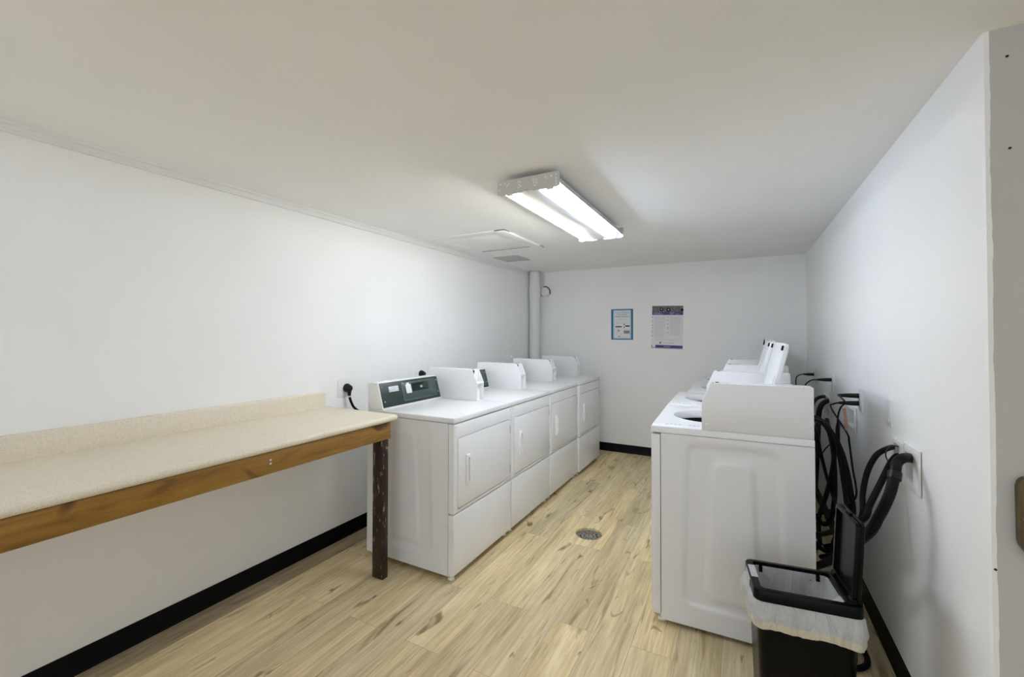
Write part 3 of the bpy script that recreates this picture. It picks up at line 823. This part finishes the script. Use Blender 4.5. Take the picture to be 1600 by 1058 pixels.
outlet('white double outlet on the right wall with two black plugs in it', (XR, 2.915, 1.045), pi, h=.118)
outlet('white light switch on the right wall above the nearest water box', (XR, 2.410, 1.058), pi, sw=True, name='light_switch', cat='switch')
outlet('white outlet on the right wall with one black plug, midway along the washers', (XR, 3.725, 1.060), pi)
outlet('white outlet on the right wall nearest the back wall, one black plug in it', (XR, 4.58, 1.035), pi)
outlet('blank white plate on the right wall near the back corner', (XR, 4.96, 1.24), pi, name='blank_plate', w=.05, h=.22, cat='cover plate', sw=False, dbl=False)
outlet('white dryer outlet on the left wall between counter and dryers, round black plug in it', (XL, 2.078, 1.022), 0, dbl=False, w=.098, h=.116)
outlet('white dryer outlet on the left wall behind the nearest dryer', (XL, 2.86, 1.02), 0, dbl=False, w=.098, h=.116)

def round_cord(label, y, z, pts):
    t = thing('dryer_cord', label, 'power cord', (XL, y, z), group='black dryer cords on the left wall')
    def pl(bm):
        cyl(bm, (.008, 0, 0), (.018, 0, 0), .030, n=24); cyl(bm, (.018, 0, 0), (.046, 0, -.002), .030, .020, n=24); cyl(bm, (.046, 0, -.002), (.052, 0, -.002), .020, .012, n=24)
        cyl(bm, (.034, 0, -.012), (.036, 0, -.052), .016, .010, n=16)
    part('plug', 'plug', t, pl)
    part('collar', 'metal', t, lambda bm: cyl(bm, (.036, 0, -.052), (.037, .001, -.062), .009, n=14))
    part('cord', 'rubber', t, lambda bm: tube(bm, pts, .0085, 10))
    return t
round_cord('black round plug and cord hanging on the left wall beside the counter end', 2.098, 1.022, [(.037, .001, -.060), (.040, .014, -.10), (.042, .045, -.145), (.045, .13, -.20), (.05, .26, -.25), (.08, .40, -.35)])
round_cord('black round plug just showing above the console of the nearest dryer', 2.88, 1.055, [(.037, .001, -.060), (.038, .006, -.11), (.035, .01, -.2), (.035, .02, -.4)])

def small_cord(label, plug, cord, r=.0042):
    """plug from the wall outwards, then its cord; photo positions at a distance from the right wall"""
    a, b = plug
    t = thing('power_cord', label, 'power cord', a, group='black power cords along the right wall')
    o = Vector(a)
    def pl(bm):
        d = (b-a)
        cyl(bm, Vector((-.008, 0, 0)), d*.5, .0135, .012, n=14); cyl(bm, d*.5, d, .012, .007, n=14)
    part('plug', 'plug', t, pl)
    part('cord', 'rubber', t, lambda bm: tube(bm, [p-o for p in cord], r, 8))
    return t
a = Vector((XR, 2.935, 1.067)); b = Vector((.462, 2.94, 1.064))
small_cord('upper black plug in the double outlet, cord dropping past the half-hidden water box', (a, b), [b, P(1320, 628, .450), P(1313, 638, .445), P(1309, 655, .445), P(1310, 690, .445), P(1315, 740, .44), P(1319, 775, .43), P(1321, 800, .42)])
a = Vector((XR, 2.935, 1.026)); b = Vector((.465, 2.94, 1.022))
G = [P(1323, 676, .455), P(1327, 692, .46), P(1332, 730, .465), P(1338, 765, .465), P(1336, 779, .46), P(1327, 787, .445), P(1313, 795, .42)]
small_cord('lower black plug in the double outlet, cord hanging past the copper strap', (a, b), [b, b+Vector((-.022, .002, -.008)), b+Vector((-.034, .004, -.03))] + G)
a = Vector((XR, 3.735, 1.078)); b = Vector((.468, 3.735, 1.075))
small_cord('black plug and cord in the outlet midway along the washers', (a, b), [b, b+Vector((-.04, 0, -.01)), b+Vector((-.075, 0, -.06)), b+Vector((-.08, 0, -.2)), b+Vector((-.10, 0, -.4)), Vector((.32, 3.74, .5))])
a = Vector((XR, 4.585, 1.045)); b = Vector((.475, 4.585, 1.043))
small_cord('black plug and cord in the outlet nearest the back wall', (a, b), [b, b+Vector((-.035, 0, -.012)), b+Vector((-.055, 0, -.05)), b+Vector((-.06, 0, -.2)), Vector((.33, 4.6, .7))])

# ------------------------------------------------------------------ hoses
GH = 'black hoses behind the washers'
def hose(label, pts, r, name='water_hose', ribs=0, per=8, fit=None, group=GH):
    o = Vector(pts[0]); t = thing(name, label, 'hose', o, group=group)
    part('hose', 'rubber', t, lambda bm: tube(bm, [Vector(p)-o for p in pts], r, 12, per=per, ribs=ribs))
    if fit:
        i, L = fit
        p = Vector(pts[i])-o; q = Vector(pts[i+1])-o; d = (q-p).normalized()
        part('fitting', 'plug', t, lambda bm: cyl(bm, p, p+d*L, r*1.45, n=14))
    return t
hA = [P(1404, 699, .585), P(1394, 699, .545), P(1382, 703, .505), P(1368, 713, .475), P(1355, 738, .45), P(1348, 772, .435), P(1345, 812, .42), Vector((.395, 2.46, .46)), Vector((.34, 2.5, .38)), Vector((.285, 2.6, .40))]
hose('black water hose arching out of the nearest water box, upper of its two', hA, .0105, fit=(0, .03))
hB = [P(1406, 709, .58), P(1394, 720, .53), P(1376, 755, .48), P(1359, 789, .44), P(1348, 812, .415), Vector((.37, 2.45, .50)), Vector((.31, 2.58, .42)), Vector((.282, 2.7, .42))]
hose('black water hose running straight down from the nearest water box, lower of its two', hB, .0115, fit=(0, .03))
hC = [P(1436, 721, .60), P(1424, 716, .555), P(1411, 716, .515), P(1401, 724, .49), P(1398, 741, .475), P(1390, 772, .455), P(1374, 806, .43), P(1352, 838, .40), Vector((.35, 2.45, .36)), Vector((.30, 2.6, .25)), Vector((.283, 2.7, .22))]
dh = hose('thick black drain hose bending out of the drain box nearest the corner', hC, .0165, name='drain_hose', ribs=.05, per=14)
o = dh.location
part('cuff', 'plug', dh, lambda bm: (cyl(bm, P(1398.5, 738, .477)-o, P(1397, 749, .471)-o, .0205, n=16)))
zt_ = [P(1404, 698, .55), P(1394, 697, .52), P(1386, 703, .49), P(1384, 712, .478), P(1388, 721, .488), P(1394, 724, .50)]
tie = part('cable_tie', 'rubber', None, lambda bm: tube(bm, zt_, .0022, 6)); tag(tie, 'thin black tie looped around the two hoses of the nearest water box', 'cable tie')
hD = [P(1264, 650, .30), P(1284, 658, .35), P(1300, 677, .395), P(1314, 704, .43), P(1323, 735, .45), P(1329, 768, .46), P(1333, 800, .46), Vector((.45, 2.65, .46)), Vector((.42, 2.72, .30)), Vector((.36, 2.8, .22))]
hose('black hose arching highest behind the nearest washer, outermost of the bundle', hD, .0120)
hE = [P(1264, 654, .30), P(1288, 663, .35), P(1301, 690, .385), P(1303, 718, .40), P(1298, 748, .405), P(1289, 780, .40), P(1279, 812, .385), Vector((.36, 2.85, .26)), Vector((.33, 2.95, .2))]
hose('black hose arching just inside the outermost one and sweeping back to the washer', hE, .0115)
hF = [P(1312, 660, .59), P(1309, 668, .52), P(1310, 700, .50), P(1316, 740, .49), P(1321, 772, .48), P(1325, 805, .47), Vector((.44, 2.72, .36)), Vector((.38, 2.8, .28))]
hose('black hose hanging from the half-hidden water box under the double plugs', hF, .0115)
hH = [P(1299, 627, .58), P(1291, 627, .53), P(1283, 634, .49), P(1279, 650, .465), P(1277, 690, .44), P(1275, 730, .42), P(1273, 760, .40)]
hose('thick black drain hose dropping from the far water box', hH, .0165, name='drain_hose', ribs=.05, per=14)
hI = [P(1294, 620, .58), P(1284, 620, .52), P(1274, 625, .47), P(1268, 640, .43), P(1266, 680, .40)]
hose('black water hose bending over the thick drain hose at the far water box', hI, .012)
hK = [P(1270, 664, .33), P(1277, 680, .36), P(1283, 710, .39), P(1292, 745, .41), P(1303, 780, .41), P(1313, 812, .41), Vector((.40, 2.72, .34))]
hose('black hose slanting down across the bundle behind the nearest washer', hK, .0085)
hL = [P(1292, 656, .46), P(1296, 676, .45), P(1302, 705, .44), P(1304, 745, .43), P(1303, 790, .42), P(1296, 815, .41), P(1284, 818, .38), P(1276, 806, .35)]
hose('black hose looping low behind the nearest washer', hL, .0125)
hM = [P(1276, 810, .36), P(1287, 801, .39), P(1300, 796, .41), P(1316, 793, .43), P(1324, 800, .44)]
hose('thin black tube crossing level behind the raised trash can lid', hM, .0040, name='thin_hose')
hN = [P(1270, 700, .36), P(1278, 715, .40), P(1291, 700, .43), P(1302, 690, .45)]
hose('thin black tube crossing upwards between the arching hoses', hN, .0035, name='thin_hose')
hO = [P(1270, 832, .37), P(1280, 845, .38), P(1293, 857, .39), P(1306, 867, .40), Vector((.41, 2.36, .10)), Vector((.42, 2.33, .008)), Vector((.45, 2.5, .006))]
hose('thin black tube trailing down to the floor behind the trash can', hO, .0045, name='thin_hose')
hS = [Vector((.29, 3.0, .12)), Vector((.38, 2.7, .03)), Vector((.45, 2.5, .012)), Vector((.46, 2.34, .012)), Vector((.40, 2.27, .012)), Vector((.34, 2.3, .012)), Vector((.30, 2.45, .012))]
hose('black hose lying on the floor between washer and baseboard', hS, .0115)
def strap(bm):
    pa, pb, pc = P(1319, 638, .43), P(1321, 655, .44), P(1323, 672, .45)
    for p, q in ((pa, pb), (pb, pc)):
        d = Vector((.0065, .003, 0)); n_ = Vector((.001, -.003, 0))
        vs_ = [bm.verts.new(c) for c in (p-d-n_, p+d-n_, q+d-n_, q-d-n_, p-d+n_, p+d+n_, q+d+n_, q-d+n_)]
        for f in ((0, 1, 2, 3), (7, 6, 5, 4), (0, 4, 5, 1), (1, 5, 6, 2), (2, 6, 7, 3), (3, 7, 4, 0)): bm.faces.new([vs_[i] for i in f])
tag(part('tag', 'copper', None, strap, 0), 'copper-coloured strap hanging on the cord in front of the half-hidden water box', 'strap')

# ------------------------------------------------------------------ trash can
BW, BD, BH = .325, .232, .500
BL = (.178, 1.895, 0); BR = radians(7.5)
t = thing('trash_can', 'black plastic trash can with its lid flipped up, in front of the washers', 'trash can', BL, BR)
def tapered(bm, levels, n=6, cap=True):
    A = None
    for z, w, d, r in levels:
        B = [bm.verts.new((x, y, z)) for x, y in rr(w, d, r, n)]
        if A:
            for k in range(len(A)): bm.faces.new((A[k], A[(k+1) % len(A)], B[(k+1) % len(A)], B[k]))
        elif cap: bm.faces.new(B[::-1])
        A = B
part('body', 'binblack', t, lambda bm: tapered(bm, [(0, BW-.055, BD-.045, .03), (.004, BW-.052, BD-.042, .03), (.44, BW-.022, BD-.018, .03), (.462, BW-.020, BD-.016, .03)]))
def rim(bm):
    outer = rr(BW, BD, .028, 6); inn = rr(BW-.075, BD-.040, .014, 6, (-.012, 0))
    ringplate(bm, outer, inn, BH-.038, BH, 'z', .006)
rm = part('rim', 'binblack', t, rim)
for x in (-.115, .075): pbox('clip', 'binblack', rm, (x, BD/2-.030, BH-.034), (x+.012, BD/2-.018, BH-.012), .001)
def hinge(bm):
    bx(bm, (BW/2-.050, -BD/2+.014, BH-.004), (BW/2-.020, BD/2-.014, BH+.006), .003)
    for y in (-.085, .085): cyl(bm, (BW/2-.030, y-.014, BH+.008), (BW/2-.030, y+.014, BH+.008), .009, n=12)
    bx(bm, (BW/2-.020, -BD/2+.018, BH-.004), (BW/2-.004, -BD/2+.04, BH+.03), .002); bx(bm, (BW/2-.020, BD/2-.04, BH-.004), (BW/2-.004, BD/2-.018, BH+.03), .002)
part('hinge', 'binblack', t, hinge)
lm = Matrix.Translation((BW/2-.034, 0, BH+.010)) @ Matrix.Rotation(radians(3), 4, 'Y')
def lid_fn(bm):
    t2 = bmesh.new()
    plate(t2, rr(.205, .262, .016, 5, (0, .131)), .012, .026, 'x', .008)
    ringplate(t2, rr(.198, .255, .014, 5, (0, .130)), rr(.176, .230, .010, 5, (0, .130)), .014, 0, 'x', .002)
    merge(bm, t2, 0, lm)
lid_o = part('lid', 'binblack', t, lid_fn)
def latch(bm):
    t2 = bmesh.new(); bx(t2, (.006, -.02, .258), (.016, .02, .266), .002); bx(t2, (.024, -.085, .05), (.034, -.070, .075), .003); merge(bm, t2, 0, lm)
part('latch', 'binblack', lid_o, latch)
# bag
t = thing('bin_liner', 'white plastic bag folded over the rim inside the black trash can', 'trash bag', BL, BR)
rnd = random.Random(11)
def ringpts(w, d, r, z, amp, seed, sx=1, zw=0):
    o = rr(w, d, r, 8); out = []; base = []; m = len(o)
    seg = [math.dist(o[k], o[(k+1) % m]) for k in range(m)]; tot = sum(seg); k = 0; acc = 0
    for i in range(150):                                   # evenly spaced round the outline
        s_ = tot*i/150
        while acc+seg[k] < s_: acc += seg[k]; k += 1
        q = (s_-acc)/seg[k]; base.append((o[k][0]+(o[(k+1) % m][0]-o[k][0])*q, o[k][1]+(o[(k+1) % m][1]-o[k][1])*q))
    n = len(base)
    for k, (x, y) in enumerate(base):
        a = math.atan2(y, x); q = noise.noise(Vector((cos(a)*2.2+seed, sin(a)*2.2, z*9))) + .7*noise.noise(Vector((x*34+seed, y*34, z*12))) + .45*noise.noise(Vector((x*90+seed, y*90, z*20)))
        nrm = Vector((x, y, 0)).normalized()
        out.append(Vector((x, y, z)) + nrm*amp*q + Vector((0, 0, zw*(noise.noise(Vector((cos(a)*1.6, sin(a)*1.6, seed))) - .35*cos(a)))))
    return out
def skin(bm, rings):
    vs_ = [[bm.verts.new(p) for p in r] for r in rings]
    for A, B in zip(vs_, vs_[1:]):
        for k in range(len(A)): bm.faces.new((A[k], A[(k+1) % len(A)], B[(k+1) % len(A)], B[k]))
R_low = ringpts(BW+.030, BD+.026, .055, .392, .011, 3, zw=.020)
def cuff(bm):
    rings = [ringpts(BW-.004, BD-.004, .03, .4605, 0, 1), ringpts(BW+.010, BD+.010, .035, .452, .004, 1, zw=.002), ringpts(BW+.024, BD+.020, .045, .434, .009, 2, zw=.006), ringpts(BW+.030, BD+.026, .05, .413, .010, 2.6, zw=.012), R_low]
    skin(bm, rings)
part('outer_fold', 'liner', t, cuff, 80)
def hem(bm):
    r2 = [Vector((p.x*1.004, p.y*1.004, p.z-.014)) for p in R_low]; r3 = [Vector((p.x*.985, p.y*.985, p.z-.026)) for p in R_low]; r4 = [Vector((p.x*.955, p.y*.955, p.z-.020)) for p in R_low]
    skin(bm, [R_low, r2, r3, r4])
part('hem', 'hem', t, hem, 80)
def inside(bm):
    def off(r): return [p + Vector((-.012, 0, 0)) for p in r]
    rings = [off(ringpts(BW-.079, BD-.044, .014, BH-.012, 0, 5)), off(ringpts(BW-.082, BD-.048, .02, BH-.045, .006, 5)), off(ringpts(BW-.090, BD-.060, .025, BH-.07, .016, 5.5)), off(ringpts(BW-.096, BD-.070, .025, BH-.095, .018, 5.9)), off(ringpts(BW-.10, BD-.072, .025, BH-.12, .019, 6.4)), off(ringpts(BW-.105, BD-.078, .03, BH-.18, .018, 7)), off(ringpts(BW-.11, BD-.075, .03, BH-.27, .010, 8)), off(ringpts(BW-.16, BD-.13, .02, BH-.30, .01, 9)), off(ringpts(.01, .008, .003, BH-.31, 0, 9))]
    skin(bm, rings)
part('inner_lining', 'liner', t, inside, 80)
def flap(bm):
    x0 = -BW/2
    for k, (ya, yb) in enumerate(((-.030, .060),)):
        A = [(x0+.040, BH-.03), (x0+.027, BH+.0015), (x0+.006, BH+.0015), (x0-.002, BH-.012), (x0-.003, BH-.042)]
        L_ = [bm.verts.new((x, ya, z)) for x, z in A]; R_ = [bm.verts.new((x, yb, z)) for x, z in A]
        for i in range(len(A)-1): bm.faces.new((L_[i], L_[i+1], R_[i+1], R_[i]))
part('flap', 'liner', t, flap)
def corner(bm):
    v = [bm.verts.new(p) for p in ((.112, -.035, BH-.010), (.118, -.092, BH-.006), (.062, -.094, BH-.010), (.10, -.06, BH-.03))]
    bm.faces.new((v[0], v[1], v[2])); bm.faces.new((v[0], v[2], v[3]))
part('flap', 'liner', t, corner)

# ------------------------------------------------------------------ wooden rail end on the entry wall
t = thing('wooden_rail', 'varnished brown wooden board screwed to the grey wall at the entry', 'wooden board', (.604, YE, .944))
def rail(bm):
    o = [(.30, .101), (.022, .101), (.010, .097), (.003, .088), (0, .074), (.001, -.060), (.004, -.072), (.022, -.101), (.30, -.101)]
    prism(bm, o[::-1], 'y', -.030, 0, .003)
part('board', 'railwood', t, rail)
sc = part('screw', 'chrome', t, lambda bm: cyl(bm, (.0115, -.029, .001), (.0115, -.033, .001), .0075, .006, n=16))
part('screw_recess', 'dark', sc, lambda bm: cyl(bm, (.0115, -.0325, .001), (.0115, -.0335, .001), .0025, n=10))

# ------------------------------------------------------------------ look
w = bpy.data.worlds.new('world'); S.world = w; w.use_nodes = True
w.node_tree.nodes['Background'].inputs[0].default_value = (.79, .85, .96, 1); w.node_tree.nodes['Background'].inputs[1].default_value = .63
S.view_settings.view_transform = 'Standard'; S.view_settings.look = 'None'; S.view_settings.gamma = 1
S.view_settings.exposure = 1.25; S.view_settings.use_curve_mapping = False
S.cycles.max_bounces = 14; S.cycles.diffuse_bounces = 8; S.cycles.glossy_bounces = 4
